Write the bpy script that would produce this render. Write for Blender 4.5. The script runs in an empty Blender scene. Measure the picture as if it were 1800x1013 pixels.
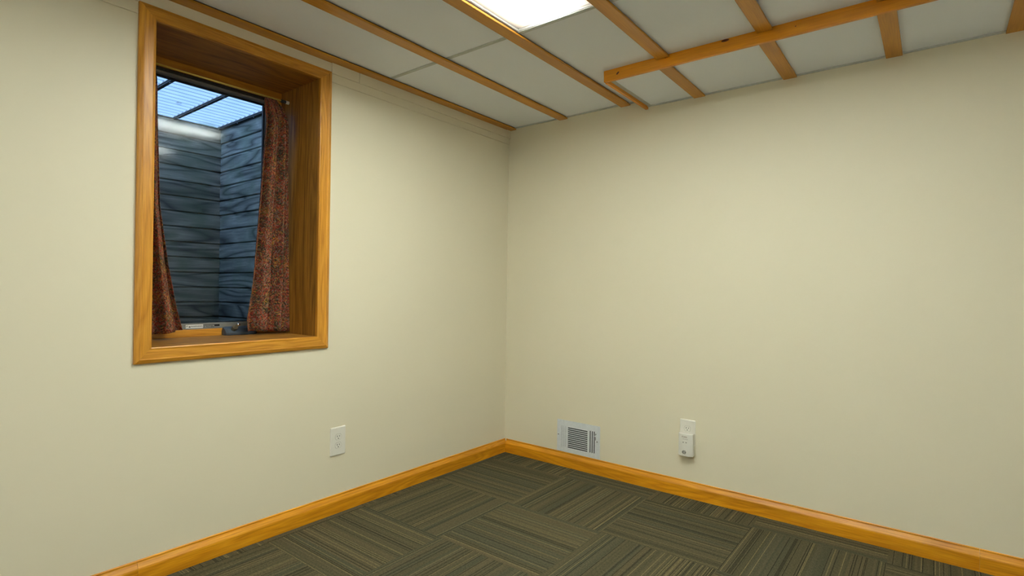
import bpy, bmesh, math, random
from mathutils import Vector, Matrix
random.seed(7)
scene = bpy.context.scene
col = scene.collection

# ---------------------------------------------------------------- camera
F, YAW, PIT, ROL = 949.73, 0.66372, 0.001827, 0.014315
CAM = Vector((2.50875, -3.1466, 1.20662))
d = Vector((-math.sin(YAW)*math.cos(PIT), math.cos(YAW)*math.cos(PIT), math.sin(PIT)))
r = Vector((math.cos(YAW), math.sin(YAW), 0)); u = r.cross(d)
r2 = r*math.cos(ROL) + u*math.sin(ROL); u2 = -r*math.sin(ROL) + u*math.cos(ROL)
cd = bpy.data.cameras.new('camera'); cam = bpy.data.objects.new('camera', cd); col.objects.link(cam)
cd.sensor_fit = 'HORIZONTAL'; cd.sensor_width = 36; cd.lens = F*36/1800; cd.clip_start = 0.02
M = Matrix((r2, u2, -d)).transposed().to_4x4(); M.translation = CAM
cam.matrix_world = M
scene.camera = cam

# ---------------------------------------------------------------- world and exposure
w = bpy.data.worlds.new('sky'); scene.world = w; w.use_nodes = True
bg = w.node_tree.nodes['Background']; bg.inputs[0].default_value = (0.34, 0.58, 1.0, 1); bg.inputs[1].default_value = 1.55
sl = bpy.data.lights.new('hazy_sun', 'SUN'); sl.energy = 1.25; sl.angle = math.radians(50); sl.color = (0.80, 0.92, 1.0)
so_ = bpy.data.objects.new('hazy_sun', sl); col.objects.link(so_)
so_.rotation_euler = Vector((-0.10, 0.78, -0.62)).to_track_quat('-Z', 'Y').to_euler(); so_.location = (-1, -6, 6)
scene.view_settings.view_transform = 'Standard'; scene.view_settings.look = 'None'
scene.view_settings.gamma = 1; scene.view_settings.use_curve_mapping = False
scene.view_settings.exposure = 0.0
LIGHT = 40.5
LIGHT_COL = (0.945, 1.03, 0.965, 1)

# ---------------------------------------------------------------- dimensions (metres)
X1, Y1 = 4.1, -4.5              # far ends of the room
ZC, ZB = 2.396, 2.380           # ceiling, underside of the battens
ZS, ZSB = 2.352, 2.340          # lowered panel, underside of its battens
YF = -0.542                     # front of the lowered panel
BX = [0.002, 0.4468, 0.9150, 1.3860, 1.8633, 2.3134, 2.7400, 3.2, 3.66]
BW = 0.0652
OY0, OY1, OZ0, OZ1 = -2.320, -1.578, 0.949, 2.274      # window opening
CY0, CY1, CZ0, CZ1 = -2.3796, -1.5097, 0.8845, 2.3307  # window casing outside
XB = -0.364                     # back of the window recess
PL = 1.07                       # panel length
TY = -1.173                     # front edge of the light panels

# ---------------------------------------------------------------- node helpers
class NT:
    def __init__(s, name):
        s.m = bpy.data.materials.new(name); s.m.use_nodes = True
        s.t = s.m.node_tree; s.t.nodes.clear()
        s.out = s.n('ShaderNodeOutputMaterial')
    def n(s, kind, **kw):
        x = s.t.nodes.new(kind)
        for k, v in kw.items(): setattr(x, k, v)
        return x
    def l(s, a, b): s.t.links.new(a, b)
    def put(s, sock, v):
        if isinstance(v, bpy.types.NodeSocket): s.l(v, sock)
        else: sock.default_value = v
    def math(s, op, a, b=None, c=None):
        x = s.n('ShaderNodeMath', operation=op); s.put(x.inputs[0], a)
        if b is not None: s.put(x.inputs[1], b)
        if c is not None: s.put(x.inputs[2], c)
        return x.outputs[0]
    def mix(s, f, a, b, mode='MIX'):
        x = s.n('ShaderNodeMix', data_type='RGBA', blend_type=mode)
        s.put(x.inputs[0], f); s.put(x.inputs[6], a); s.put(x.inputs[7], b)
        return x.outputs[2]
    def coord(s, kind='Object'): return s.n('ShaderNodeTexCoord').outputs[kind]
    def mapping(s, vec, scale=(1,1,1), loc=(0,0,0)):
        x = s.n('ShaderNodeMapping'); s.put(x.inputs['Vector'], vec); s.put(x.inputs['Location'], loc); s.put(x.inputs['Scale'], scale)
        return x.outputs[0]
    def noise(s, vec, scale=5, detail=3, rough=0.5, dist=0):
        x = s.n('ShaderNodeTexNoise'); s.put(x.inputs['Vector'], vec); x.inputs['Scale'].default_value = scale
        x.inputs['Detail'].default_value = detail; x.inputs['Roughness'].default_value = rough; x.inputs['Distortion'].default_value = dist
        return x.outputs[0]
    def ramp(s, f, stops, interp='LINEAR'):
        x = s.n('ShaderNodeValToRGB'); s.put(x.inputs[0], f); cr = x.color_ramp; cr.interpolation = interp
        while len(cr.elements) < len(stops): cr.elements.new(0.5)
        for e, (p, c) in zip(cr.elements, stops):
            e.position = p; e.color = (*c, 1) if len(c) == 3 else c
        return x.outputs[0]
    def bsdf(s, base, rough=0.5, metal=0, bump=None, bstr=0.2, bdist=0.002, **kw):
        x = s.n('ShaderNodeBsdfPrincipled'); s.put(x.inputs['Base Color'], base)
        s.put(x.inputs['Roughness'], rough); s.put(x.inputs['Metallic'], metal)
        for k, v in kw.items(): s.put(x.inputs[k.replace('_', ' ')], v)
        if bump is not None:
            b = s.n('ShaderNodeBump'); b.inputs['Strength'].default_value = bstr; b.inputs['Distance'].default_value = bdist
            s.put(b.inputs['Height'], bump); s.l(b.outputs[0], x.inputs['Normal'])
        s.l(x.outputs[0], s.out.inputs[0]); return x

def c4(c): return (*c, 1)
def lin(rr, g, b):
    f = lambda v: (v/255/12.92) if v/255 <= 0.04045 else ((v/255+0.055)/1.055)**2.4
    return (f(rr), f(g), f(b), 1)

def plain(name, rgb, rough=0.5, metal=0, speck=0.04):
    m = NT(name); n = m.noise(m.coord(), 60, 2)
    a = tuple(max(0, v*(1-speck)) for v in rgb[:3]); b = tuple(min(1, v*(1+speck)) for v in rgb[:3])
    m.bsdf(m.ramp(n, [(0.3, a), (0.7, b)]), rough, metal, n, 0.05, 0.0005)
    return m.m

def wood(name, axis, dark, mid, light, rings=9.0, rough=0.38, knots=True, contrast=1.0):
    m = NT(name)
    co = m.coord(); oi = m.n('ShaderNodeObjectInfo').outputs['Random']
    off = m.n('ShaderNodeCombineXYZ')
    for k in range(3): m.put(off.inputs[k], m.math('MULTIPLY', oi, (17.3, 41.7, 29.1)[k]))
    add = m.n('ShaderNodeVectorMath', operation='ADD'); m.l(co, add.inputs[0]); m.l(off.outputs[0], add.inputs[1])
    v = add.outputs[0]
    sc = [1, 1, 1]; sc[axis] = 0.11
    st = m.mapping(v, tuple(sc))
    big = m.noise(st, rings, 2, 0.5, 0.5)
    line = m.math('FRACT', m.math('MULTIPLY', big, 11.0))
    line = m.math('ABSOLUTE', m.math('SUBTRACT', line, 0.5))
    sc2 = [1, 1, 1]; sc2[axis] = 0.03
    fine = m.noise(m.mapping(v, tuple(sc2)), 260, 3, 0.6)
    patch = m.noise(m.mapping(v, tuple(sc)), 14, 2)
    base = m.ramp(line, [(0.0, dark), (0.22, mid), (0.5, light)])
    base = m.mix(1.0 - 0.75*contrast if contrast < 1 else 0.25, base, c4(mid))
    base = m.mix(0.45, base, m.ramp(fine, [(0.35, dark), (0.62, light)]))
    tone = m.ramp(patch, [(0.3, (0.82, 0.78, 0.72)), (0.7, (1.12, 1.1, 1.06))])
    base = m.mix(1.0, base, tone, 'MULTIPLY')
    if knots:
        vo = m.n('ShaderNodeTexVoronoi'); vo.inputs['Scale'].default_value = 2.6
        sc3 = [1, 1, 1]; sc3[axis] = 0.42
        m.put(vo.inputs['Vector'], m.mapping(v, tuple(sc3)))
        k = m.ramp(vo.outputs['Distance'], [(0.014, (1, 1, 1)), (0.03, (0, 0, 0))])
        base = m.mix(m.math('MULTIPLY', k, 0.85), base, (0.09, 0.025, 0.008, 1))
    m.bsdf(base, rough, 0, fine, 0.08, 0.0004, Coat_Weight=0.04 if 'oak' in name else 0.14, Coat_Roughness=0.25)
    return m.m

PINE = ((0.44, 0.165, 0.008), (0.64, 0.28, 0.020), (0.77, 0.385, 0.045))
BASEC = ((0.50, 0.17, 0.002), (0.70, 0.29, 0.004), (0.84, 0.40, 0.018))
BEAMC = ((0.46, 0.19, 0.010), (0.57, 0.255, 0.016), (0.65, 0.31, 0.024))
FASC = ((0.60, 0.21, 0.003), (0.76, 0.30, 0.005), (0.85, 0.36, 0.009))
OAK = ((0.13, 0.045, 0.004), (0.40, 0.18, 0.022), (0.52, 0.26, 0.04))
W = {}
for ax, n in ((0, 'x'), (1, 'y'), (2, 'z')):
    W['pine'+n] = wood('pine casing '+n, ax, *PINE, knots=False)
    W['base'+n] = wood('orange pine baseboard '+n, ax, *BASEC)
    W['beam'+n] = wood('honey pine batten '+n, ax, *BEAMC, knots=True, rings=5, contrast=0.4)
    W['fasc'+n] = wood('amber pine fascia '+n, ax, *FASC, knots=False, rings=5, contrast=0.5)
    W['oak'+n] = wood('brown oak jamb '+n, ax, *OAK, rings=7, rough=0.55, knots=False, contrast=1.0)

def wall_mat():
    m = NT('cream eggshell paint'); co = m.coord()
    n = m.noise(co, 1.3, 3); f = m.noise(co, 320, 2)
    m.bsdf(m.ramp(n, [(0.3, (0.78, 0.725, 0.555)), (0.7, (0.80, 0.742, 0.572))]), 0.55, 0, f, 0.12, 0.0006)
    return m.m
def tile_mat():
    m = NT('white ceiling panel'); co = m.coord(); f = m.noise(co, 500, 2)
    m.bsdf(m.ramp(f, [(0.3, (0.86, 0.90, 0.97)), (0.7, (0.88, 0.92, 0.99))]), 0.8, 0, f, 0.1, 0.0004)
    return m.m
def carpet_mat():
    m = NT('striped carpet tile'); co = m.coord()
    s = m.n('ShaderNodeSeparateXYZ'); m.l(co, s.inputs[0]); x, y = s.outputs[0], s.outputs[1]
    tx = m.math('DIVIDE', m.math('SUBTRACT', x, 0.060), 0.573)
    ty = m.math('DIVIDE', m.math('ADD', y, 0.185), 0.553)
    ix, iy = m.math('FLOOR', tx), m.math('FLOOR', ty)
    fx, fy = m.math('SUBTRACT', tx, ix), m.math('SUBTRACT', ty, iy)
    par = m.math('FLOORED_MODULO', m.math('ADD', ix, iy), 2.0)      # tile (1,-1) -> 0: runs along y
    inv = m.math('SUBTRACT', 1.0, par)
    across = m.math('ADD', m.math('MULTIPLY', fx, inv), m.math('MULTIPLY', fy, par))
    along = m.math('ADD', m.math('MULTIPLY', fy, inv), m.math('MULTIPLY', fx, par))
    tid = m.math('ADD', m.math('MULTIPLY', ix, 7.31), m.math('MULTIPLY', iy, 13.77))
    def wn(cells, seed):
        a = m.math('FLOOR', m.math('MULTIPLY', across, cells))
        n = m.n('ShaderNodeTexWhiteNoise', noise_dimensions='2D')
        cx = m.n('ShaderNodeCombineXYZ'); m.put(cx.inputs[0], a); m.put(cx.inputs[1], m.math('ADD', tid, seed)); m.l(cx.outputs[0], n.inputs['Vector'])
        return n.outputs['Value']
    fine = wn(118.0, 0.0); broad = wn(17.0, 5.0); fine2 = wn(64.0, 9.0)
    cmb = m.n('ShaderNodeCombineXYZ'); m.put(cmb.inputs[0], m.math('MULTIPLY', across, 110.0)); m.put(cmb.inputs[1], m.math('MULTIPLY', along, 16.0)); m.put(cmb.inputs[2], tid)
    streak = m.noise(cmb.outputs[0], 1.6, 3, 0.6)
    yarn = m.noise(co, 330, 3, 0.8)
    yarn2 = m.noise(co, 110, 2, 0.6)
    base = m.ramp(broad, [(0.0, (0.082, 0.073, 0.038)), (0.35, (0.072, 0.072, 0.044)), (0.6, (0.092, 0.079, 0.042)), (0.85, (0.108, 0.088, 0.045))], 'CONSTANT')
    base = m.mix(0.45, base, m.ramp(fine2, [(0.0, (0.064, 0.060, 0.036)), (1.0, (0.115, 0.098, 0.056))]))
    fr = m.math('FRACT', m.math('MULTIPLY', across, 118.0))
    thin = m.math('LESS_THAN', fr, 0.62)
    dk = m.math('MULTIPLY', m.math('GREATER_THAN', fine, 0.85), thin); lt = m.math('MULTIPLY', m.math('LESS_THAN', fine, 0.09), thin)
    brk = m.ramp(streak, [(0.30, (0.45,)*3), (0.50, (1, 1, 1))])
    base = m.mix(m.math('MULTIPLY', dk, m.math('MULTIPLY', brk, 0.90)), base, (0.016, 0.015, 0.010, 1))
    base = m.mix(m.math('MULTIPLY', lt, m.math('MULTIPLY', brk, 0.65)), base, (0.25, 0.20, 0.09, 1))
    base = m.mix(1.0, base, m.ramp(yarn, [(0.30, (0.36,)*3), (0.70, (1.66,)*3)]), 'MULTIPLY')
    base = m.mix(1.0, base, m.ramp(yarn2, [(0.30, (0.78,)*3), (0.70, (1.22,)*3)]), 'MULTIPLY')
    h = m.math('SUBTRACT', yarn, m.math('MULTIPLY', dk, 0.7))
    m.bsdf(base, 0.95, 0, h, 0.35, 0.002, Specular_IOR_Level=0.15)
    return m.m
def fabric_mat():
    m = NT('red paisley cotton'); uv = m.n('ShaderNodeUVMap').outputs[0]
    wn = m.n('ShaderNodeTexNoise'); m.put(wn.inputs['Vector'], uv); wn.inputs['Scale'].default_value = 22
    sub = m.n('ShaderNodeVectorMath', operation='MULTIPLY_ADD'); m.l(wn.outputs['Color'], sub.inputs[0]); sub.inputs[1].default_value = (0.05,)*3; m.l(uv, sub.inputs[2])
    v = sub.outputs[0]
    def vor(scale, vec=v):
        x = m.n('ShaderNodeTexVoronoi'); m.put(x.inputs['Vector'], vec); x.inputs['Scale'].default_value = scale; return x
    big = vor(24); small = vor(185)
    sm = m.n('ShaderNodeSeparateColor'); m.l(small.outputs['Color'], sm.inputs[0])
    sb = m.n('ShaderNodeSeparateColor'); m.l(big.outputs['Color'], sb.inputs[0])
    ground = m.ramp(sm.outputs[0], [(0.0, (0.045, 0.030, 0.018)), (0.20, (0.24, 0.030, 0.018)), (0.38, (0.085, 0.075, 0.030)), (0.56, (0.33, 0.085, 0.040)), (0.74, (0.25, 0.16, 0.12)), (0.92, (0.42, 0.23, 0.06))], 'CONSTANT')
    ring = m.math('ABSOLUTE', m.math('SINE', m.math('MULTIPLY', big.outputs['Distance'], 26.0)))
    swirl = m.math('LESS_THAN', ring, 0.30)
    swc = m.ramp(sb.outputs[1], [(0.0, (0.34, 0.05, 0.028)), (0.3, (0.065, 0.06, 0.025)), (0.55, (0.26, 0.13, 0.085)), (0.86, (0.62, 0.32, 0.02))], 'CONSTANT')
    base = m.mix(m.math('MULTIPLY', swirl, 0.7), ground, swc)
    zone = m.noise(uv, 12, 2)
    base = m.mix(1.0, base, m.ramp(zone, [(0.35, (0.72, 0.78, 0.85)), (0.65, (1.3, 1.1, 1.0))]), 'MULTIPLY')
    x = m.bsdf(base, 0.9, 0, wn.outputs[0], 0.1, 0.0005)
    tr = m.n('ShaderNodeBsdfTranslucent'); m.l(base, tr.inputs[0])
    mx = m.n('ShaderNodeMixShader'); mx.inputs[0].default_value = 0.08
    m.l(x.outputs[0], mx.inputs[1]); m.l(tr.outputs[0], mx.inputs[2]); m.l(mx.outputs[0], m.out.inputs[0])
    return m.m
def weathered_mat(name, axis, light_tint=(1, 1, 1)):
    m = NT(name); co = m.coord()
    s = m.n('ShaderNodeSeparateXYZ'); m.l(co, s.inputs[0])
    row = m.math('FLOOR', m.math('DIVIDE', s.outputs[2], 0.1112))
    cx = m.n('ShaderNodeCombineXYZ')
    m.put(cx.inputs[0], s.outputs[0]); m.put(cx.inputs[1], s.outputs[1]); m.put(cx.inputs[2], m.math('ADD', s.outputs[2], m.math('MULTIPLY', row, 3.7)))
    v = cx.outputs[0]
    sc = [1, 1, 1]; sc[axis] = 0.13
    big = m.noise(m.mapping(v, tuple(sc)), 5, 2, 0.4, 0.6)
    line = m.math('ABSOLUTE', m.math('SUBTRACT', m.math('FRACT', m.math('MULTIPLY', big, 9.0)), 0.5))
    sc2 = [1, 1, 1]; sc2[axis] = 0.05
    fine = m.noise(m.mapping(v, tuple(sc2)), 150, 3, 0.6)
    base = m.ramp(line, [(0.0, (0.13, 0.14, 0.14)), (0.20, (0.37, 0.40, 0.39)), (0.5, (0.56, 0.59, 0.57))])
    base = m.mix(1.0, base, m.ramp(fine, [(0.3, (0.72,)*3), (0.7, (1.15,)*3)]), 'MULTIPLY')
    vo = m.n('ShaderNodeTexVoronoi'); vo.inputs['Scale'].default_value = 4.0
    sc3 = [1, 1, 1]; sc3[axis] = 0.6
    m.put(vo.inputs['Vector'], m.mapping(v, tuple(sc3)))
    base = m.mix(m.ramp(vo.outputs['Distance'], [(0.03, (0.8,)*3), (0.075, (0, 0, 0))]), base, (0.10, 0.10, 0.09, 1))
    moss = m.noise(co, 6, 3)
    base = m.mix(m.ramp(moss, [(0.45, (0,)*3), (0.72, (0.55,)*3)]), base, (0.24, 0.34, 0.24, 1))
    wn = m.n('ShaderNodeTexWhiteNoise', noise_dimensions='1D'); m.put(wn.inputs['W'], row)
    base = m.mix(1.0, base, m.ramp(wn.outputs['Value'], [(0, (0.8,)*3), (1, (1.12,)*3)]), 'MULTIPLY')
    base = m.mix(1.0, base, c4(light_tint), 'MULTIPLY')  # paints each wall's sky and room light into the boards
    m.bsdf(base, 0.85, 0, line, 0.3, 0.003)
    return m.m
def sheet_mat():
    m = NT('clear corrugated plastic'); co = m.coord()
    dirt = m.noise(co, 9, 4)
    base = m.ramp(dirt, [(0.3, (0.80, 0.86, 0.93)), (0.7, (0.93, 0.96, 0.98))])
    s = m.n('ShaderNodeSeparateXYZ'); m.l(co, s.inputs[0])
    ph = m.math('FRACT', m.math('ADD', m.math('DIVIDE', s.outputs[0], 0.068), 0.25))
    groove = m.math('LESS_THAN', m.math('ABSOLUTE', m.math('SUBTRACT', ph, 0.5)), 0.08)
    base = m.mix(m.math('MULTIPLY', groove, 0.85), base, (0.22, 0.27, 0.33, 1))   # dark stripes paint the shading of the valleys
    tl = m.n('ShaderNodeBsdfTranslucent'); m.l(base, tl.inputs[0])
    tp = m.n('ShaderNodeBsdfTransparent'); m.l(base, tp.inputs[0])
    gl = m.n('ShaderNodeBsdfGlossy'); gl.inputs[0].default_value = (0.9, 0.9, 0.9, 1); gl.inputs['Roughness'].default_value = 0.2
    a = m.n('ShaderNodeMixShader'); a.inputs[0].default_value = 0.55; m.l(tl.outputs[0], a.inputs[1]); m.l(tp.outputs[0], a.inputs[2])
    b = m.n('ShaderNodeMixShader'); b.inputs[0].default_value = 0.06; m.l(a.outputs[0], b.inputs[1]); m.l(gl.outputs[0], b.inputs[2])
    m.l(b.outputs[0], m.out.inputs[0]); return m.m
def glass_mat():
    m = NT('window glass')
    tp = m.n('ShaderNodeBsdfTransparent'); tp.inputs[0].default_value = (0.93, 0.96, 0.97, 1)
    gl = m.n('ShaderNodeBsdfGlossy'); gl.inputs[0].default_value = (1, 1, 1, 1); gl.inputs['Roughness'].default_value = 0.09
    bmp = m.n('ShaderNodeBump'); bmp.inputs['Strength'].default_value = 0.04; bmp.inputs['Distance'].default_value = 0.01
    m.put(bmp.inputs['Height'], m.noise(m.coord(), 7, 2)); m.l(bmp.outputs[0], gl.inputs['Normal'])
    fr = m.n('ShaderNodeFresnel'); fr.inputs[0].default_value = 1.5
    k = m.math('MULTIPLY', fr.outputs[0], 0.40)
    b = m.n('ShaderNodeMixShader'); m.l(k, b.inputs[0]); m.l(tp.outputs[0], b.inputs[1]); m.l(gl.outputs[0], b.inputs[2])
    m.l(b.outputs[0], m.out.inputs[0]); return m.m
def lens_mat():
    # prismatic diffuser: cells are bright where the tubes sit behind them, dimmer towards the rim
    m = NT('lit prismatic diffuser'); co = m.coord()
    s = m.n('ShaderNodeSeparateXYZ'); m.l(co, s.inputs[0])
    ux = m.math('ABSOLUTE', s.outputs[0])
    rim = m.ramp(m.math('DIVIDE', ux, 0.203), [(0.20, (1, 1, 1)), (0.62, (0.10,)*3), (1.0, (0.016,)*3)])
    uy = m.math('SUBTRACT', PL/2, m.math('ABSOLUTE', s.outputs[1]))
    endf = m.ramp(m.math('DIVIDE', uy, 0.10), [(0.0, (0.45,)*3), (1.0, (1, 1, 1))])
    cx = m.math('SINE', m.math('MULTIPLY', m.math('ADD', s.outputs[0], s.outputs[1]), 2*math.pi/0.0095))
    cy = m.math('SINE', m.math('MULTIPLY', m.math('SUBTRACT', s.outputs[0], s.outputs[1]), 2*math.pi/0.0095))
    cell = m.math('MULTIPLY_ADD', m.math('MULTIPLY', cx, cy), 0.52, 0.68)
    e = m.n('ShaderNodeEmission')
    m.put(e.inputs[0], m.mix(rim, (1.0, 0.86, 0.66, 1), LIGHT_COL))  # warm rim colour paints in the reflection of the wood
    m.put(e.inputs[1], m.math('MULTIPLY', m.math('MULTIPLY', m.math('MULTIPLY', rim, endf), cell), LIGHT*1.55))
    m.l(e.outputs[0], m.out.inputs[0]); return m.m

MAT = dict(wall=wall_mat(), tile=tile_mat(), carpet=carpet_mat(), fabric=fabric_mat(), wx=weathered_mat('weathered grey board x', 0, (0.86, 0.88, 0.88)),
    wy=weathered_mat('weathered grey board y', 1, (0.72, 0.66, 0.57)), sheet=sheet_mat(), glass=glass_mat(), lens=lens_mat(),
    bouncewall=plain('bounce white wall', (0.90, 0.89, 0.86), 0.6, speck=0.01), paintwhite=plain('white enamel', (0.70, 0.73, 0.75), 0.35), plate=plain('ivory white plastic', (0.80, 0.78, 0.70), 0.3, speck=0.01),
    plastic=plain('white plastic', (0.80, 0.79, 0.72), 0.32, speck=0.01),
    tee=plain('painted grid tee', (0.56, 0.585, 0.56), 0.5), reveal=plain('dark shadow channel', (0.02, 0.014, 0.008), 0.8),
    black=plain('black slot', (0.006, 0.006, 0.007), 0.7), duct=plain('dark duct metal', (0.02, 0.025, 0.03), 0.5),
    sash=plain('grey sash metal', (0.25, 0.25, 0.235), 0.4), track=plain('charcoal track', (0.035, 0.036, 0.036), 0.5),
    gold=plain('gold rod', (0.90, 0.72, 0.16), 0.4, 0.3), chrome=plain('polished steel', (0.75, 0.75, 0.73), 0.12, 1.0),
    crank=plain('slate grey plastic', (0.055, 0.075, 0.10), 0.45), brass=plain('brushed dark steel', (0.22, 0.19, 0.13), 0.35, 0.9),
    iron=plain('dark steel bar', (0.05, 0.06, 0.07), 0.6), gravel=plain('dark gravel', (0.05, 0.05, 0.045), 0.95, speck=0.5),
    grass=plain('green grass blade', (0.16, 0.42, 0.05), 0.7, speck=0.3), leaf=plain('dark dry leaf', (0.02, 0.018, 0.012), 0.8),
    skygap=plain('white foam closure', (0.80, 0.85, 0.88), 0.8), concrete=plain('grey block wall', (0.30, 0.30, 0.29), 0.9),
    rail=plain('dark green rail', (0.05, 0.065, 0.05), 0.7), label=plain('white sticker', (0.78, 0.78, 0.75), 0.5, speck=0.01),
    greylabel=plain('grey sticker print', (0.30, 0.30, 0.29), 0.5, speck=0.1), ring=plain('painted shadow grey', (0.40, 0.38, 0.32), 0.5), greytext=plain('grey print', (0.22, 0.20, 0.18), 0.5), redtext=plain('red brown print', (0.33, 0.24, 0.19), 0.5),
    soil=plain('soil', (0.10, 0.08, 0.05), 0.95), thread=plain('dusty dark lining', (0.075, 0.085, 0.10), 0.9))

# ---------------------------------------------------------------- mesh helpers
class MB:
    def __init__(s): s.v = []; s.f = []; s.uv = None; s.smooth = False
    def box(s, x0, x1, y0, y1, z0, z1):
        b = len(s.v)
        s.v += [(x, y, z) for x in (min(x0,x1), max(x0,x1)) for y in (min(y0,y1), max(y0,y1)) for z in (min(z0,z1), max(z0,z1))]
        for q in ((0,1,3,2), (4,6,7,5), (0,4,5,1), (2,3,7,6), (0,2,6,4), (1,5,7,3)): s.f.append(tuple(b+i for i in q))
        return s
    def loft(s, rings, closed_ring=True, cap=True):
        b = len(s.v); n = len(rings[0])
        for rr in rings: s.v += [tuple(p) for p in rr]
        for i in range(len(rings)-1):
            for j in range(n if closed_ring else n-1):
                k = (j+1) % n
                s.f.append((b+i*n+j, b+i*n+k, b+(i+1)*n+k, b+(i+1)*n+j))
        if cap and closed_ring:
            s.f.append(tuple(b+j for j in reversed(range(n)))); s.f.append(tuple(b+(len(rings)-1)*n+j for j in range(n)))
        return s
    def tube(s, a, c, rad, n=16, rad2=None):
        a, c = Vector(a), Vector(c); t = (c-a).normalized()
        up = Vector((0,0,1)) if abs(t.z) < 0.9 else Vector((1,0,0)); p = t.cross(up).normalized(); q = t.cross(p)
        rad2 = rad if rad2 is None else rad2
        return s.loft([[o + rr*(math.cos(2*math.pi*k/n)*p + math.sin(2*math.pi*k/n)*q) for k in range(n)] for o, rr in ((a, rad), (c, rad2))])
    def build(s, name, mat, parent=None, origin=None, bevel=0, kind=None, label=None, seg=2, smooth=False):
        P = Vector(parent['_o']) if parent is not None and '_o' in parent else None
        if origin is None:
            if P is not None: origin = P
            else:
                xs, ys, zs = zip(*s.v); origin = ((min(xs)+max(xs))/2, (min(ys)+max(ys))/2, min(zs))
        origin = Vector(origin)
        me = bpy.data.meshes.new(name); me.from_pydata([tuple(Vector(p)-origin) for p in s.v], [], s.f)
        bm = bmesh.new(); bm.from_mesh(me); bmesh.ops.recalc_face_normals(bm, faces=bm.faces)
        if bevel: bmesh.ops.bevel(bm, geom=list(bm.edges), offset=bevel, segments=seg, affect='EDGES', clamp_overlap=True)
        bm.to_mesh(me); bm.free()
        if s.uv:
            l = me.uv_layers.new(name='UVMap')
            for lp in me.loops: l.data[lp.index].uv = s.uv[lp.vertex_index]
        if smooth:
            for p in me.polygons: p.use_smooth = True
        me.materials.append(mat)
        o = bpy.data.objects.new(name, me); col.objects.link(o)
        o.location = origin
        if parent is not None:
            o.parent = parent; o.location = origin - P
        o['_o'] = tuple(origin)
        if kind: o['kind'] = kind
        if label: o['label'] = label
        return o
def tag(o, label, cat, group=None, kind=None):
    o['label'] = label; o['category'] = cat
    if group: o['group'] = group
    if kind: o['kind'] = kind
    return o
def empty(name, loc, label=None, cat=None, group=None, kind=None):
    o = bpy.data.objects.new(name, None); col.objects.link(o); o.location = loc; o['_o'] = tuple(loc); o.empty_display_size = 0.1
    if label: tag(o, label, cat, group)
    if kind: o['kind'] = kind
    return o
def text(name, body, size, mat, parent, matrix, extrude=0.0002):
    cu = bpy.data.curves.new(name, 'FONT'); cu.body = body; cu.size = size; cu.extrude = extrude; cu.align_x = 'CENTER'; cu.align_y = 'CENTER'
    t = bpy.data.objects.new('tmp', cu); col.objects.link(t)
    dg = bpy.context.evaluated_depsgraph_get(); me = bpy.data.meshes.new_from_object(t.evaluated_get(dg))
    bpy.data.objects.remove(t); me.materials.clear(); me.materials.append(mat)
    P = Vector(parent['_o']); me.transform(Matrix.Translation(-P) @ matrix)
    o = bpy.data.objects.new(name, me); col.objects.link(o); o.parent = parent; o['_o'] = tuple(P)
    return o

# ================================================================ THE ROOM
MB().box(0, X1, Y1, 0, -0.06, 0).build('floor', MAT['carpet'], kind='structure', origin=(0, 0, 0), label='olive grey carpet of striped tiles laid quarter-turn')
# left wall, 0.36 thick, with the window opening
lw = MB(); T = -0.36
ys = [Y1, OY0-0.018, OY1+0.018, 0.0]; zs = [-0.06, OZ0-0.018, OZ1+0.018, 2.5]
for i in range(3):
    for j in range(3):
        if i == 1 and j == 1: continue
        for xx in (0.0, T):
            b = len(lw.v); lw.v += [(xx, ys[i], zs[j]), (xx, ys[i+1], zs[j]), (xx, ys[i+1], zs[j+1]), (xx, ys[i], zs[j+1])]; lw.f.append((b, b+1, b+2, b+3))
def wq(a, b_, c, e):
    b = len(lw.v); lw.v += [a, b_, c, e]; lw.f.append((b, b+1, b+2, b+3))
for (ya, za), (yb, zb) in (((ys[1], zs[1]), (ys[2], zs[1])), ((ys[2], zs[1]), (ys[2], zs[2])), ((ys[2], zs[2]), (ys[1], zs[2])), ((ys[1], zs[2]), (ys[1], zs[1])),
                           ((ys[0], zs[0]), (ys[3], zs[0])), ((ys[3], zs[0]), (ys[3], zs[3])), ((ys[3], zs[3]), (ys[0], zs[3])), ((ys[0], zs[3]), (ys[0], zs[0]))):
    wq((0, ya, za), (0, yb, zb), (T, yb, zb), (T, ya, za))
lw.build('wall_left', MAT['wall'], kind='structure', origin=(0, 0, 0), label='cream painted wall with the window')
MB().box(0, X1, 0, 0.12, -0.06, 2.5).build('wall_right', MAT['wall'], kind='structure', origin=(0, 0, 0), label='cream painted wall with the vent and outlet')
MB().box(X1, X1+0.1, Y1, 0, -0.06, 2.5).build('wall_far', MAT['bouncewall'], kind='structure')  # unseen walls, made whiter than the cream ones to bounce light
MB().box(0, X1, Y1-0.1, Y1, -0.06, 2.5).build('wall_back', MAT['bouncewall'], kind='structure')
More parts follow.
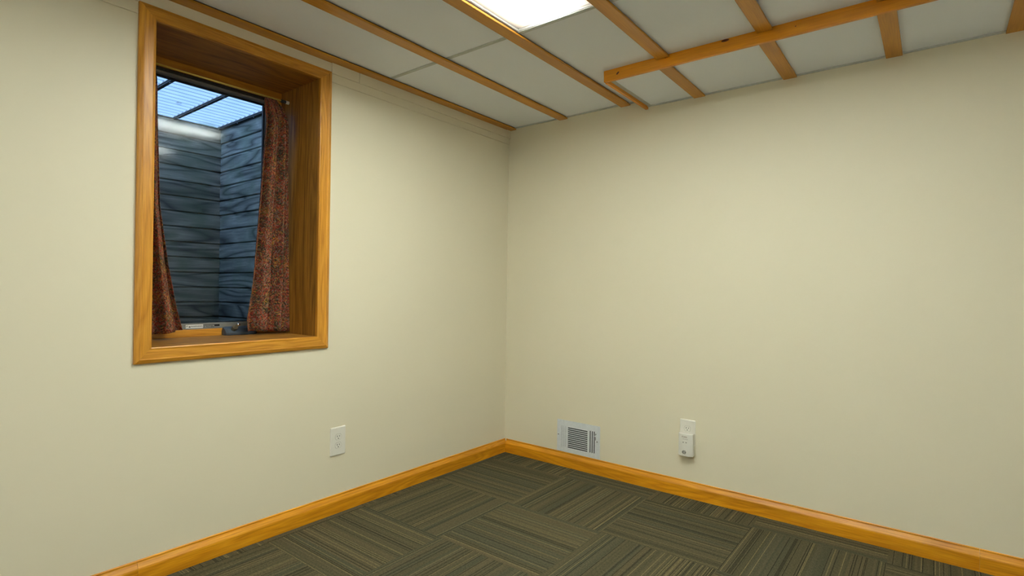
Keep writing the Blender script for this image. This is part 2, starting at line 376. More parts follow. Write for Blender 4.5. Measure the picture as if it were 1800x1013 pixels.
# ceiling: slab with openings for the three light panels
FX = [(BX[2]+BW, BX[3]), (BX[4]+BW, BX[5])]
FYS = [(TY-PL, TY)]
RECTS = [(*FX[0], *FYS[0]), (*FX[1], *FYS[0]), (*FX[1], TY-3*PL, TY-2*PL)]  # last panel is unseen, added to fill the left wall with light
ce = MB()
cx = sorted([0, X1] + [v for f in FX for v in f]); cy = sorted({Y1, 0} | {v for f in RECTS for v in f[2:]})
for i in range(len(cx)-1):
    for j in range(len(cy)-1):
        mx, my = (cx[i]+cx[i+1])/2, (cy[j]+cy[j+1])/2
        if any(f[0] < mx < f[1] and f[2] < my < f[3] for f in RECTS): continue
        ce.box(cx[i], cx[i+1], cy[j], cy[j+1], ZC, 2.5)
ceil = ce.build('ceiling', MAT['tile'], kind='structure', origin=(0, 0, ZC), label='white flat panel ceiling')

def light_panel(x0, x1, y0, y1, label):
    cxx, cyy = (x0+x1)/2, (y0+y1)/2
    t = empty('ceiling_light', (cxx, cyy, ZC+0.012), label, 'ceiling light', 'fluorescent light panels between the ceiling battens')
    hb = MB(); hb.box(x0+.001, x1-.001, y0+.001, y1-.001, ZC+0.09, ZC+0.10)
    for a, b_, c, e in ((x0+.001, x0+.004, y0+.001, y1-.001), (x1-.004, x1-.001, y0+.001, y1-.001), (x0+.001, x1-.001, y0+.001, y0+.004), (x0+.001, x1-.001, y1-.004, y1-.001)):
        hb.box(a, b_, c, e, ZC+0.001, ZC+0.10)
    hb.build('housing', MAT['paintwhite'], t)
    MB().box(x0+.0045, x1-.0045, y0+.0045, y1-.0045, ZC+0.012, ZC+0.015).build('diffuser', MAT['lens'], t)
LL = ['lit prismatic light panel at the top edge of the photo, between two battens', 'light panel to the right of the visible one, above the frame', 'unseen light panel behind the camera, added to brighten the left wall']
for f, lab in zip(RECTS, LL): light_panel(*f, lab)

# grid tees across the panels, between battens
tees = [TY+0.001, TY-PL-0.024, TY-2*PL+0.001, TY-3*PL-0.024]
tm = MB()
for ty in tees:
    for i in range(len(BX)):
        a = BX[i]+BW; b_ = BX[i+1] if i+1 < len(BX) else X1
        tm.box(a, b_, ty, ty+0.022, ZC-0.0022, ZC)
        tm.box(a, b_, ty+0.009, ty+0.013, ZC-0.0032, ZC-0.0022)
tm.build('trim_1', MAT['tee'], kind='structure', label='thin painted tees across the ceiling panels')
# wall angles
MB().box(0.0, 1.075, -0.014, 0, ZC-0.006, ZC).build('trim_2', MAT['tee'], kind='structure', label='painted wall angle under the upper ceiling')
MB().box(1.10, X1, -0.014, 0, ZS-0.006, ZS).build('trim_3', MAT['tee'], kind='structure', label='painted wall angle under the lowered ceiling')

# lowered ceiling panel with board edging
MB().box(1.101, X1, YF+0.019, 0, ZS, ZC).build('trim_4', MAT['tile'], kind='structure', label='lowered white ceiling panel along the right wall')
MB().box(1.101, 1.122, YF+0.019, -0.014, ZS-0.003, ZS).build('trim_5', MAT['tee'], kind='structure', label='painted edge strip beside the short board')
fb = MB().box(1.083, X1, YF, YF+0.018, ZSB-0.005, ZC)
fo = fb.build('fascia_board', W['fascx'], bevel=0.0015)
tag(fo, 'long amber wooden board on edge closing the front of the lowered ceiling', 'wood board')
KNOT = plain('dark red knot', (0.10, 0.025, 0.010), 0.5, speck=0.3)
def knot(cx, cz, a, b_, rot=0.4, n=14):
    ring = [(cx + a*math.cos(t_)*math.cos(rot) - b_*math.sin(t_)*math.sin(rot), cz + a*math.cos(t_)*math.sin(rot) + b_*math.sin(t_)*math.cos(rot)) for t_ in [2*math.pi*q/n for q in range(n)]]
    MB().loft([[(p[0], YF-0.0004, p[1]) for p in ring], [(p[0], YF+0.001, p[1]) for p in ring]]).build('knot', KNOT, fo, label='dark reddish knot')
knot(1.166, 2.366, 0.010, 0.005, 0.7)
knot(1.722, 2.389, 0.018, 0.006, 0.0)
knot(1.43, 2.381, 0.003, 0.002); knot(2.02, 2.37, 0.003, 0.002)
so = MB().box(1.083, 1.1005, YF+0.018, -0.001, ZSB-0.008, ZC).build('return_board', W['fascy'], bevel=0.001)
tag(so, 'short narrow wooden board at the left end of the lowered ceiling', 'wood board')

# battens
BL = ['ceiling batten lying against the left wall above the window', 'second ceiling batten from the left wall, with plain panels both sides',
      'ceiling batten along the left edge of the lit light panel', 'ceiling batten from the right edge of the light panel to the long board',
      'ceiling batten meeting the middle of the long board above its dark knot', 'ceiling batten reaching the long board at the top of the photo',
      'ceiling batten above the top right of the photo', 'ceiling batten behind the camera, right of centre', 'ceiling batten farthest right, out of the photo']
def batten(x0, y0, y1, zb, zt, label):
    t = MB().box(x0, x0+BW, y0, y1, zb, zb+0.0095).build('ceiling_batten', W['beamy'], bevel=0.0012)
    tag(t, label, 'ceiling batten', 'flat wooden battens across the ceiling')
    MB().box(x0+0.010, x0+BW-0.006, y0, y1, zb+0.0095, zt).build('spacer', MAT['reveal'], t, label='recessed spacer strip coloured dark for the shadow line')  # near-black colour paints the shade between batten and ceiling
for i, x0 in enumerate(BX):
    ye = -0.001 if x0 < 1.05 else YF-0.001
    batten(x0, Y1+0.001, ye, ZB, ZC, BL[i])
IL = {3: 'leftmost short batten under the lowered ceiling panel', 4: 'second short batten from the left under the lowered ceiling panel',
      5: 'third short batten from the left under the lowered ceiling panel', 6: 'short batten under the lowered ceiling cut by the right edge of the photo',
      7: 'short batten under the lowered ceiling, just out of the photo', 8: 'short batten under the lowered ceiling, far right out of the photo'}
for i in range(3, 9):
    batten(BX[i], YF+0.019, -0.001, ZSB, ZS, IL[i])

# painted boards along the top of the left wall
for nm, y0, y1, z0, z1, t_, lab in (('trim_6', CY1+0.001, 0, 2.281, 2.325, 0.006, 'painted ledge strip right of the window'), ('trim_7', Y1, CY0-0.001, 2.281, 2.325, 0.006, 'painted ledge strip left of the window'),
        ('trim_8', CY1+0.001, -1.3395, 2.325, ZB, 0.0120, 'painted filler board above the window corner'), ('trim_9', -1.3365, -0.045, 2.325, ZB, 0.0130, 'painted filler board under the first batten'), ('trim_10', -0.045, 0, 2.325, ZB, 0.018, 'short painted block in the room corner')):
    MB().box(0, t_, y0, y1, z0, z1).build(nm, MAT['wall'], bevel=0.001, kind='structure', label=lab)
MB().box(0, 0.004, CY0-0.05, CY1+0.05, CZ1, ZB).build('trim_11', MAT['wall'], kind='structure', label='painted filler above the window casing')

# baseboards: thick square foot, eased chamfer at the top
prof = [(0, 0), (0.018, 0), (0.018, 0.062), (0.0172, 0.0650), (0.0172, 0.066), (0.0160, 0.0685), (0.0062, 0.0845), (0.0045, 0.0880), (0.0052, 0.0930), (0.0036, 0.0957), (0.0015, 0.0965), (0, 0.0965)]
def bboard(name, parent, side, a, b_, mat, tilt=0):
    m = MB()
    if side == 'L': m.loft([[(p, y, z) for p, z in prof] for y in (a, b_)])
    else: m.loft([[(x, -p, z) for p, z in prof] for x in (a, b_)])
    return m.build(name, mat, parent)
bl = empty('baseboard_left', (0, -2, 0), kind='structure')
bboard('board', bl, 'L', -2.3555, -0.0, W['basey']); bboard('board', bl, 'L', Y1, -2.3565, W['basey'])
br = empty('baseboard_right', (2, 0, 0), kind='structure')
bboard('board', br, 'R', 0.0185, 2.6755, W['basex']); bboard('board', br, 'R', 2.6765, X1, W['basex'])
bf = empty('baseboard_back', (2, Y1, 0), kind='structure')
MB().box(0.015, X1, Y1, Y1+0.014, 0, 0.096).build('board', W['basex'], bf)

# ================================================================ WINDOW
win = empty('window_1', (0, (OY0+OY1)/2, OZ0), kind='structure')
win['label'] = 'deep wood-lined basement window'
# casing: four mitred boards, profile across the width (0 = inner edge)
wd = 0.0615
cp = [(0, 0), (0, 0.014), (0.0012, 0.0165), (0.004, 0.018), (0.007, 0.0172), (0.010, 0.0165), (0.042, 0.0180), (0.0440, 0.0200), (0.0465, 0.0206), (0.049, 0.0195), (0.058, 0.0150), (wd, 0.0120), (wd, 0)]
def casing(c0, c1, n0, n1, mat):
    # c0,c1 inner corners (y,z); n0,n1 outer corners
    rings = []
    for (ci, co) in ((c0, n0), (c1, n1)):
        rings.append([(h, ci[0]+(co[0]-ci[0])*t_/wd, ci[1]+(co[1]-ci[1])*t_/wd) for t_, h in cp])
    MB().loft(rings).build('casing_board', mat, win)
I = [(OY0, OZ0), (OY1, OZ0), (OY1, OZ1), (OY0, OZ1)]; O = [(CY0, CZ0), (CY1, CZ0), (CY1, CZ1), (CY0, CZ1)]
for k in range(4):
    casing(I[k], I[(k+1) % 4], O[k], O[(k+1) % 4], W['piney'] if k in (0, 2) else W['pinez'])
# jamb liners
e = 0.018
MB().box(XB-0.104, -0.0005, OY0-e, OY1+e, OZ0-0.018, OZ0).build('sill', W['oaky'], win)
MB().box(XB-0.104, -0.0005, OY0-e, OY1+e, OZ1, OZ1+0.018).build('jamb', W['oaky'], win)
MB().box(XB-0.104, -0.0005, OY0-0.018, OY0, OZ0, OZ1).build('jamb', W['oakz'], win)
MB().box(XB-0.104, -0.0005, OY1, OY1+0.018, OZ0, OZ1).build('jamb', W['oakz'], win)
# wooden stops around the sash
sy0, sy1, sz0, sz1 = OY0+0.030, OY1-0.030, 0.984, 2.241
for a, b_, c, e_, mm in ((OY0, OY1, OZ0, sz0, 'piney'), (OY0, OY1, sz1, OZ1, 'piney'), (OY0, sy0, sz0, sz1, 'pinez'), (sy1, OY1, sz0, sz1, 'pinez')):
    MB().box(XB-0.04, XB+0.0005, a, b_, c, e_).build('stop', W[mm], win, bevel=0.001)
# metal sash frame: outer dark track then grey sash
def frame(nm, x0, x1, a0, a1, z0, z1, t_, mat, tb=None):
    tb = tb or t_
    m = MB(); m.box(x0, x1, a0, a1, z0, z0+tb); m.box(x0, x1, a0, a1, z1-t_, z1); m.box(x0, x1, a0, a0+t_, z0+tb, z1-t_); m.box(x0, x1, a1-t_, a1, z0+tb, z1-t_)
    return m.build(nm, mat, win)
frame('track', XB-0.052, XB-0.041, sy0-0.03, sy1+0.03, sz0-0.03, sz1+0.03, 0.042, MAT['track'], 0.03)
frame('sash', XB-0.085, XB-0.053, sy0-0.03, sy1+0.03, sz0-0.03, sz1+0.03, 0.052, MAT['sash'], 0.056)
frame('glazing_bead', XB-0.100, XB-0.086, sy0-0.03, sy1+0.03, sz0-0.03, sz1+0.03, 0.060, MAT['track'], 0.06)
MB().box(XB-0.079, XB-0.076, sy0+0.02, sy1-0.02, sz0+0.024, sz1-0.02).build('glass_pane', MAT['glass'], win)
# sash warning sticker
sx = XB-0.0525
stk = MB().box(sx-0.0005, sx+0.0006, -2.030, -1.950, 0.986, 1.0045).build('sticker', MAT['label'], win, label='white warning sticker')
RX = Matrix(((0, 0, 1, 0), (1, 0, 0, 0), (0, 1, 0, 0), (0, 0, 0, 1)))     # text x->y, text y->z, facing +x
def TM(x, y, z): return Matrix.Translation((x, y, z)) @ RX
text('sticker_text', 'WARNING', 0.0115, MAT['black'], stk, TM(sx+0.0008, -1.980, 0.9955), 0.0003)
ic = MB()
ic.loft([[(sx+0.0006, -2.007, 0.991), (sx+0.0006, -2.012, 0.999), (sx+0.0006, -2.017, 0.991)], [(sx+0.0009, -2.007, 0.991), (sx+0.0009, -2.012, 0.999), (sx+0.0009, -2.017, 0.991)]])
for q in range(10):
    a0_ = math.radians(-30+q*24); a1_ = math.radians(-30+(q+1)*24)
    ic.loft([[(sx+xx, -2.0235+rr*math.cos(a), 0.9955+rr*math.sin(a)) for xx, rr in ((0.0006, 0.0035), (0.0009, 0.0035), (0.0009, 0.0048), (0.0006, 0.0048))] for a in (a0_, a1_)])
ic.build('sticker_icon', MAT['black'], stk)
g = MB().box(sx-0.0005, sx+0.0006, -1.948, -1.868, 0.986, 1.0045).build('sticker', MAT['greylabel'], win, label='grey printed sticker with a black band')
gb = MB().box(sx+0.0006, sx+0.0009, -1.895, -1.869, 0.992, 1.003)
gb.box(sx+0.0006, sx+0.0009, -1.947, -1.895, 1.0005, 1.003)
for q in range(3):
    for c in range(9):
        if random.random() < 0.8: gb.box(sx+0.0006, sx+0.0008, -1.946+c*0.0056, -1.946+c*0.0056+random.uniform(0.003, 0.005), 0.988+q*0.0038, 0.990+q*0.0038)
gb.build('sticker_print', MAT['black'], g)
# crank housing on the sill stop
ck = empty('window_crank', (XB+0.02, -1.82, OZ0+0.0005), 'slate grey window crank housing with a steel knob on the sill', 'window crank')
m = MB()
m.loft([[(XB+x_, y_, OZ0+0.001+z_) for x_, z_ in ((0.001, 0), (0.050*s_, 0), (0.052*s_, 0.012*s_), (0.034*s_, 0.032*s_), (0.012, 0.042*s_), (0.001, 0.042*s_))] for y_, s_ in ((-1.882, 0.55), (-1.878, 0.9), (-1.868, 1.0), (-1.735, 1.0), (-1.722, 0.9), (-1.716, 0.6))])
m.build('housing', MAT['crank'], ck, bevel=0.0012)
hd = MB()
hd.tube((XB+0.035, -1.838, OZ0+0.030), (XB+0.052, -1.838, OZ0+0.042), 0.014, 16, 0.012)
hd.loft([[(XB+0.046, -1.846, OZ0+0.026), (XB+0.046, -1.826, OZ0+0.026), (XB+0.056, -1.826, OZ0+0.032), (XB+0.056, -1.846, OZ0+0.032)], [(XB+0.044, -1.836, OZ0+0.050), (XB+0.044, -1.820, OZ0+0.050), (XB+0.052, -1.820, OZ0+0.056), (XB+0.052, -1.836, OZ0+0.056)]])
hnd = hd.build('handle', MAT['brass'], ck, bevel=0.001)
kb = bmesh.new(); bmesh.ops.create_uvsphere(kb, u_segments=18, v_segments=12, radius=0.0095)
m = MB(); m.v = [tuple(v.co + Vector((XB+0.052, -1.822, OZ0+0.054))) for v in kb.verts]; m.f = [tuple(v.index for v in f.verts) for f in kb.faces]; kb.free()
m.build('knob', MAT['chrome'], hnd, smooth=True)

# curtain rod
RXp, RZ = -0.290, 2.209
rod = empty('curtain_rod', (RXp, (OY0+OY1)/2, RZ), 'thin gold curtain rod set across the top of the window recess', 'curtain rod')
MB().tube((RXp, OY0+0.012, RZ), (RXp, OY1-0.030, RZ), 0.0042).build('rod', MAT['gold'], rod, smooth=True)
MB().tube((RXp, OY1-0.045, RZ-0.001), (RXp, OY1-0.016, RZ-0.001), 0.0082).build('socket', MAT['track'], rod)
MB().tube((RXp, OY1-0.018, RZ-0.001), (RXp, OY1-0.0005, RZ-0.001), 0.0090).build('end_cap', MAT['plastic'], rod, label='white end cap')
MB().tube((RXp, OY0+0.0005, RZ-0.001), (RXp, OY0+0.018, RZ-0.001), 0.0090).build('end_cap', MAT['plastic'], rod, label='white end cap')

# curtains: pleated cloth flaring towards the hem
def curtain(left_y, right_y, folds, seed, label, zb, fold_back, depth=0.031):
    # left_y(t), right_y(t): edges from top t=0 to hem t=1
    rnd = random.Random(seed); m = MB(); m.uv = []
    nu, nv = 150, 60; rings = []
    ph = rnd.uniform(0, 6)
    for j in range(nv+1):
        t_ = j/nv; z = RZ+0.001-(RZ+0.001-zb(0.5))*t_
        a, b_ = left_y(t_), right_y(t_); wth = b_-a
        row = []
        arc = 0; last = None
        for i in range(nu+1):
            s_ = i/nu
            sw = s_ + 0.035*math.sin(2*math.pi*s_*1.5+ph)*(1-abs(2*s_-1))
            env = (0.4+0.6*min(1, t_*6))
            top = max(0, 1-t_*9)
            x = -0.262 + depth*env*math.sin(2*math.pi*folds*sw+ph+0.7*t_) + 0.3*depth*math.sin(2*math.pi*folds*2.3*sw+2*t_+seed)*(1-0.3*t_)
            x = x*(1-top) + (RXp - 0.009 + 0.004*math.sin(2*math.pi*s_*folds*3.2))*top
            if fold_back: x += 0.036*max(0, s_-0.86)/0.14*min(1, t_*8)
            y = a + wth*s_ + 0.004*math.sin(7*t_+3*s_)*(1-abs(2*s_-1))
            zz = z
            if t_ > 0.9: zz = z + (zb(s_)-zb(0.5))*(t_-0.9)/0.1
            if t_ == 0: zz += 0.003*math.sin(40*s_)
            row.append((x, y, zz))
            m.uv.append((s_*0.34+seed*0.37, -t_*1.2))
        rings.append(row)
    m.loft(rings, closed_ring=False, cap=False)
    o = m.build('curtain', MAT['fabric'], origin=(-0.262, (left_y(1)+right_y(1))/2, zb(0.5)), smooth=True)
    so = o.modifiers.new('thickness', 'SOLIDIFY'); so.thickness = 0.0016; so.offset = 0
    return tag(o, label, 'curtain', 'pair of paisley curtains')
lerp = lambda pts: (lambda t_: next((p[1]+(q[1]-p[1])*(t_-p[0])/(q[0]-p[0]) for p, q in zip(pts, pts[1:]) if t_ <= q[0]+1e-9), pts[-1][1]))
curtain(lerp([(0, -1.708), (0.05, -1.722), (0.50, -1.758), (0.80, -1.785), (0.95, -1.812), (1, -1.806)]), lerp([(0, -1.650), (0.04, -1.612), (0.08, -1.600), (1, -1.581)]), 2.6, 3,
        'dark red paisley curtain hanging at the right side of the window', lambda s_: 0.972-0.012*s_, True)
curtain(lerp([(0, -2.312), (1, -2.314)]), lerp([(0, -2.236), (0.05, -2.213), (0.52, -2.196), (0.74, -2.160), (0.9, -2.125), (1, -2.098)]), 2.2, 5,
        'dark red paisley curtain at the left of the window, half hidden by the casing', lambda s_: 0.962+0.030*s_, False)

# ================================================================ OUTSIDE: window well
WX, WY, WY0 = -1.86, -1.248, -2.66
well = empty('window_well', (-1.1, -1.95, 0.5), 'timber-lined window well outside the glass with weathered grey boards', 'window well')
pitch = 0.1112
def plank_wall(axis, name, mat):
    m = MB(); z = 2.405; n = 0
    while z > 0.5:
        z0 = z-pitch; j = random.uniform(-0.002, 0.003); jz = 0.007
        if axis == 'y': m.box(WX-0.04, WX+j, WY0-0.03, WY+0.03, z0+jz, z)
        elif axis == 'x': m.box(WX-0.03, T-0.005, WY-j, WY+0.04, z0+jz, z)
        else: m.box(WX-0.03, T-0.005, WY0-0.04, WY0+j, z0+jz, z)
        z = z0
    if axis == 'y': m.box(WX-0.06, WX-0.014, WY0-0.06, WY+0.06, 0.5, 2.40)
    elif axis == 'x': m.box(WX-0.05, T-0.005, WY+0.014, WY+0.06, 0.5, 2.40)
    else: m.box(WX-0.05, T-0.005, WY0-0.06, WY0-0.014, 0.5, 2.40)
    m.build(name, mat, well, bevel=0.004, seg=2)
plank_wall('y', 'plank_wall', MAT['wy']); plank_wall('x', 'plank_wall', MAT['wx']); plank_wall('x2', 'plank_wall', MAT['wx'])
MB().box(WX-0.05, T, WY0-0.05, WY+0.05, 0.40, 0.5).build('gravel_bed', MAT['gravel'], well)
roof = empty('corrugated_roof', (-1.1, -1.95, 2.405), 'clear corrugated plastic cover over the window well on dark bars', 'skylight cover')
for y_ in (-1.262, -1.571, -1.880, -2.190, -2.500):
    m = MB().box(WX-0.03, T-0.002, y_-0.010, y_+(0.010 if y_ < -1.3 else 0.07), 2.4055, 2.417)
    m.build('support_bar', MAT['iron'], roof)
    s_ = MB()
    for q in range(6): s_.tube((-0.6-0.24*q, y_, 2.4025), (-0.6-0.24*q, y_, 2.4055), 0.006, 10)
    s_.build('screw', MAT['chrome'], roof, label='row of shiny screw heads')
MB().box(WX-0.045, WX-0.002, WY0, WY, 2.4055, 2.417).build('back_rail', MAT['rail'], roof)
m = MB(); rings = []; P = 0.068; nx = int((T-0.01-(WX-0.012))/P*10)
row0 = []
for q in range(nx+1):
    x = WX-0.012 + q*P/10; row0.append((x, 2.4245+0.0042*math.sin(2*math.pi*(x+1.1)/P)))
m.loft([[(x, y_, z) for x, z in row0] for y_ in [WY0-0.05 + q*(WY+0.04-WY0+0.05)/4 for q in range(5)]], closed_ring=False, cap=False)
m.build('plastic_sheet', MAT['sheet'], roof, smooth=True)
m = MB()
for y_ in (-1.262, -1.571, -1.880, -2.190, -2.500):
    m.loft([[(x, y_+dy, zz) for x, z in row0[::2] for zz in ()] or [(x, y_+dy, z-0.001) for x, z in row0] + [(x, y_+dy, 2.4172) for x, z in reversed(row0)] for dy in (-0.014, 0.014)])
m.build('skygap_strip', MAT['skygap'], roof, label='wavy white foam strips put in for light under the sheet')  # white strips stand in for bright sky showing under the waves
# leaf on the cover
m = MB(); lx, ly, lz = -1.515, -1.680, 2.4290
m.loft([[(lx-0.010, ly-0.012, lz), (lx+0.004, ly-0.004, lz+0.002), (lx+0.020, ly+0.012, lz)], [(lx-0.020, ly+0.008, lz+0.004), (lx-0.002, ly+0.004, lz+0.006), (lx+0.006, ly+0.022, lz+0.004)]], closed_ring=False, cap=False)
m.v += [(lx+0.03, ly-0.01, lz+0.002), (lx+0.034, ly-0.008, lz+0.002)]; nn = len(m.v); m.f.append((1, nn-2, nn-1))
lo = m.build('dead_leaf', MAT['leaf'], origin=(lx, ly, lz)); sm_ = lo.modifiers.new('thickness', 'SOLIDIFY'); sm_.thickness = 0.001
tag(lo, 'small dark dead leaf lying on the clear corrugated cover', 'leaf')
# ground and grass behind the well
MB().box(-3.2, WX-0.051, -3.6, -0.2, 2.30, 2.40).build('ground', MAT['soil'], kind='structure', label='ground behind the window well')
m = MB()
for q in range(2600):
    x = random.uniform(-2.02, -1.925); y_ = random.uniform(-2.75, -1.10); h_ = random.uniform(0.035, 0.035+0.055*(0.5+0.5*math.sin(y_*23)*math.sin(y_*9+1))); a = random.uniform(0, 6.28); dx, dy = 0.006*math.cos(a), 0.006*math.sin(a)
    b = len(m.v); lx_, ly_ = random.uniform(-0.015, 0.015), random.uniform(-0.015, 0.015)
    m.v += [(x-dx, y_-dy, 2.40), (x+dx, y_+dy, 2.40), (x+lx_, y_+ly_, 2.40+h_)]; m.f.append((b, b+1, b+2))
gr = m.build('grass', MAT['grass'], origin=(-2.1, -1.95, 2.40)); tag(gr, 'green grass growing along the top edge of the window well', 'grass', kind='stuff')

# ================================================================ OUTLETS
def rounded(hw, hh, rad, n=5):
    pts = []
    for cxs, czs, a0 in ((1, 1, 0), (-1, 1, 90), (-1, -1, 180), (1, -1, 270)):
        for q in range(n+1):
            a = math.radians(a0+90*q/n); pts.append((cxs*(hw-rad)+rad*math.cos(a), czs*(hh-rad)+rad*math.sin(a)))
    return pts
def outlet(cx, cz, side, hw, hh, label, lower=True):
    # local (a,b,h) -> world; a along the wall, b up, h out
    if side == 'L': f = lambda a, b, h: (h, cx+a, cz+b); org = (0.0, cx, cz-hh)
    else: f = lambda a, b, h: (cx+a, -h, cz+b); org = (cx, 0.0, cz-hh)
    t = empty('wall_outlet', org, label, 'outlet', 'electrical outlets')
    MB().loft([[f(a, b, h) for a, b in rounded(hw-i_, hh-i_, 0.004)] for i_, h in ((0, 0.0003), (0, 0.003), (0.0015, 0.0052), (0.0045, 0.0066))]).build('cover_plate', MAT['plate'], t)
    for s_ in ((1, -1) if lower else (1,)):
        zc = s_*0.0225
        pts = [(0.0185*math.cos(a), zc+max(-0.0150, min(0.0150, 0.0185*math.sin(a)))) for a in [2*math.pi*q/28 for q in range(28)]]
        ring = [(1.07*a, zc+(b-zc)*1.07) for a, b in pts]
        MB().loft([[f(a, b, 0.0062) for a, b in ring], [f(a, b, 0.0068) for a, b in ring]]).build('gap_shadow', MAT['ring'], t, label='thin grey ring painting the shadow around the socket face')  # shade around the raised socket face, painted as a grey ring
        fc = MB().loft([[f(a, b, 0.0067) for a, b in pts], [f(a, b, 0.0078) for a, b in pts]]).build('socket', MAT['plate'], t)
        m = MB()
        for a0, hh_ in ((-0.0068, 0.0045), (0.0068, 0.0036)):
            q4 = [(a0-0.0014, zc+0.004-hh_), (a0+0.0014, zc+0.004-hh_), (a0+0.0014, zc+0.004+hh_), (a0-0.0014, zc+0.004+hh_)]
            m.loft([[f(a, b, 0.0076) for a, b in q4], [f(a, b, 0.0081) for a, b in q4]])
        q5 = [(0.0027*math.cos(2*math.pi*q/12), zc-0.0080+0.0027*math.sin(2*math.pi*q/12)) for q in range(12)]
        m.loft([[f(a, b, 0.0076) for a, b in q5], [f(a, b, 0.0081) for a, b in q5]])
        m.build('slots', MAT['black'], fc)
    q5 = [(0.0028*math.cos(2*math.pi*q/12), 0.0028*math.sin(2*math.pi*q/12)) for q in range(12)]
    MB().loft([[f(a, b, 0.0064) for a, b in q5], [f(a, b, 0.0076) for a, b in q5]]).build('screw', MAT['plate'], t)
outlet(-1.4355, 0.3805, 'L', 0.0465, 0.0755, 'ivory duplex outlet on the left wall below the window')
outlet(1.3745, 0.379, 'R', 0.0455, 0.0745, 'white outlet on the right wall with a plug-in alarm over its lower socket', lower=False)

# plug-in carbon monoxide alarm
ax, ay0, z0, z1 = 1.3755, -0.0085, 0.2475, 0.3790
al = empty('plug_in_alarm', (ax, ay0, z0), 'white plug-in carbon monoxide alarm covering the lower half of the right wall outlet', 'alarm')
hw = 0.0420
def alarm_prof(sc, zz, out):
    pts = [(ax-hw*sc, ay0), (ax+hw*sc, ay0), (ax+hw*sc, ay0-0.026*out)]
    for q in range(1, 12):
        t_ = q/12; pts.append((ax+hw*sc*(1-2*t_), ay0-(0.026+0.013*math.sin(math.pi*t_))*out))
    pts.append((ax-hw*sc, ay0-0.026*out))
    return [(a, b, zz) for a, b in pts]
body = MB().loft([alarm_prof(0.94, z0, 0.93), alarm_prof(1.0, z0+0.003, 1.0), alarm_prof(1.0, z1-0.003, 1.0), alarm_prof(0.96, z1, 0.95)]).build('body', MAT['plastic'], al)
MB().box(ax-0.018, ax+0.018, -0.0088, -0.0083, z0+0.04, z0+0.08).build('plug', MAT['plastic'], al)
yf = ay0-0.0393
RY = Matrix(((1, 0, 0, 0), (0, 0, -1, 0), (0, 1, 0, 0), (0, 0, 0, 1)))
text('brand_mark', 'Kidde', 0.013, MAT['redtext'], body, Matrix.Translation((ax-0.003, yf, z1-0.018)) @ RY, 0.0004)
m = MB()
for q in range(7): m.box(ax-0.014+q*0.0045, ax-0.011+q*0.0045, yf-0.0001, yf+0.0008, z1-0.0315, z1-0.0300)
m.build('caption', MAT['greytext'], body)
m = MB()
for dx in (-0.010, 0.007): m.box(ax+dx-0.003, ax+dx+0.003, yf-0.0008, yf+0.0015, z1-0.052, z1-0.048)
m.build('indicator', MAT['greytext'], body, label='two small grey indicator windows')
bt = MB().loft([[(ax+0.0085*math.cos(2*math.pi*q/20), yf+h, z1-0.064+0.0042*math.sin(2*math.pi*q/20)) for q in range(20)] for h in (0.001, -0.0008)]).build('test_button', MAT['plate'], al)
m = MB()
for q in range(4):
    hw_ = (0.0075, 0.0115, 0.0115, 0.0075)[q]; zz = z0+0.0145+q*0.0055
    m.box(ax-0.004-hw_, ax-0.005, yf-0.0006, yf+0.002, zz, zz+0.0030); m.box(ax-0.003, ax-0.004+hw_, yf-0.0006, yf+0.002, zz, zz+0.0030)
m.build('speaker_slots', MAT['black'], body, label='round group of dark speaker slots')

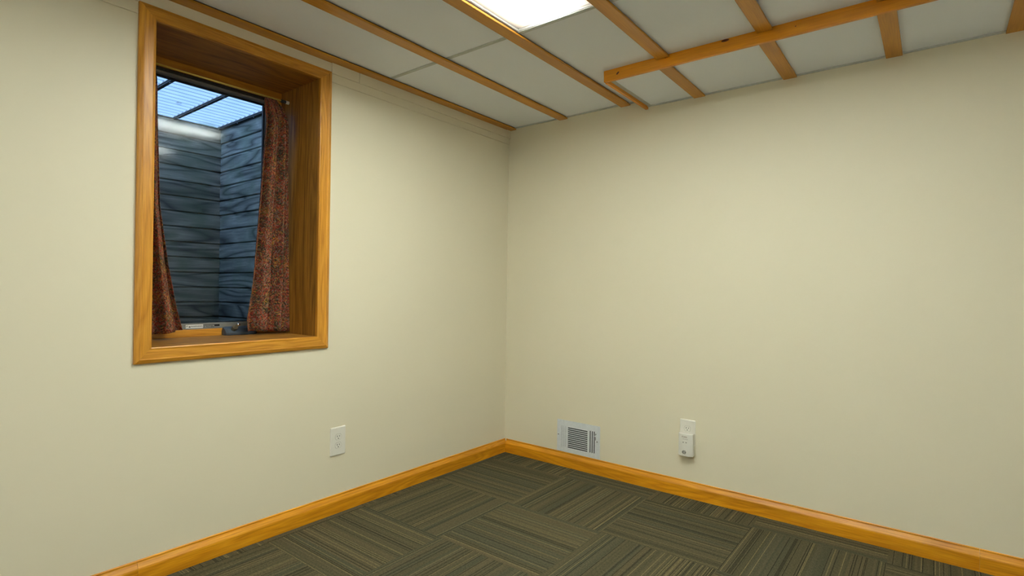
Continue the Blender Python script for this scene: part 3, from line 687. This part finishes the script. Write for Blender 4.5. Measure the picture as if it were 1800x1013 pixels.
# ================================================================ WALL VENT
vx0, vx1, vz0, vz1 = 0.466, 0.797, 0.1005, 0.3145
vt = empty('wall_vent', ((vx0+vx1)/2, -0.001, vz0), 'white metal air register with louvres low on the right wall', 'vent')
VW, VH = vx1-vx0, vz1-vz0
zt, zb_ = vz0+0.82*VH, vz0+0.15*VH
xs_l = [vx0+VW*q for q in (0.105, 0.150, 0.195)]; xs_r = [vx0+VW*q for q in (0.785, 0.832, 0.877)]; sw = 0.0072
xc0, xc1 = vx0+0.262*VW, vx0+0.722*VW
fp = MB(); yA, yB = -0.0055, -0.0040
# face plate assembled from strips around the openings
xe = [vx0] + [v for x in xs_l for v in (x-sw/2, x+sw/2)] + [xc0, xc1] + [v for x in xs_r for v in (x-sw/2, x+sw/2)] + [vx1]
fp.box(vx0, vx1, yA, yB, vz0, zb_); fp.box(vx0, vx1, yA, yB, zt, vz1)
for q in range(0, len(xe)-1, 2): fp.box(xe[q], xe[q+1], yA, yB, zb_, zt)
n = 11; ph_ = (zt-zb_)/n
for q in range(n): fp.box(xc0, xc1, yA, yB, zb_+q*ph_+ph_*0.58, zb_+(q+1)*ph_)
# turned-back rim
for a, b_, c, e_ in ((vx0, vx1, vz0, vz0+0.002), (vx0, vx1, vz1-0.002, vz1), (vx0, vx0+0.002, vz0, vz1), (vx1-0.002, vx1, vz0, vz1)):
    fp.box(a, b_, yB, -0.0005, c, e_)
fp.build('face_plate', MAT['paintwhite'], vt)
MB().box(vx0+0.003, vx1-0.003, -0.0012, -0.0006, vz0+0.003, vz1-0.003).build('duct_opening', MAT['duct'], vt, label='dark duct behind the louvres')
m = MB()
for x in xs_l: m.box(x-sw/2+0.0004, x+sw/2-0.0022, -0.0040, -0.0034, zb_, zt)
m.build('louvre', MAT['paintwhite'], vt)
for q in (0.943, 0.035):
    MB().tube((vx0+q*VW, -0.0055, vz0+0.52*VH), (vx0+q*VW, -0.0075, vz0+0.52*VH), 0.0042, 12).build('screw', MAT['greytext'], vt, label='grey screw head')
lv = MB().box(vx0+0.905*VW-0.0018, vx0+0.905*VW+0.0018, -0.0060, -0.0052, vz0+0.56*VH, vz0+0.72*VH)
lv.tube((vx0+0.91*VW, -0.0055, vz0+0.745*VH), (vx0+0.91*VW, -0.0062, vz0+0.745*VH), 0.0034, 10)
lv.build('lever_slot', MAT['black'], vt)
MB().box(vx0+0.890*VW, vx0+0.925*VW, -0.012, -0.0056, vz0+0.672*VH, vz0+0.700*VH).build('lever', MAT['paintwhite'], vt)

for o in bpy.data.objects:
    if '_o' in o: del o['_o']
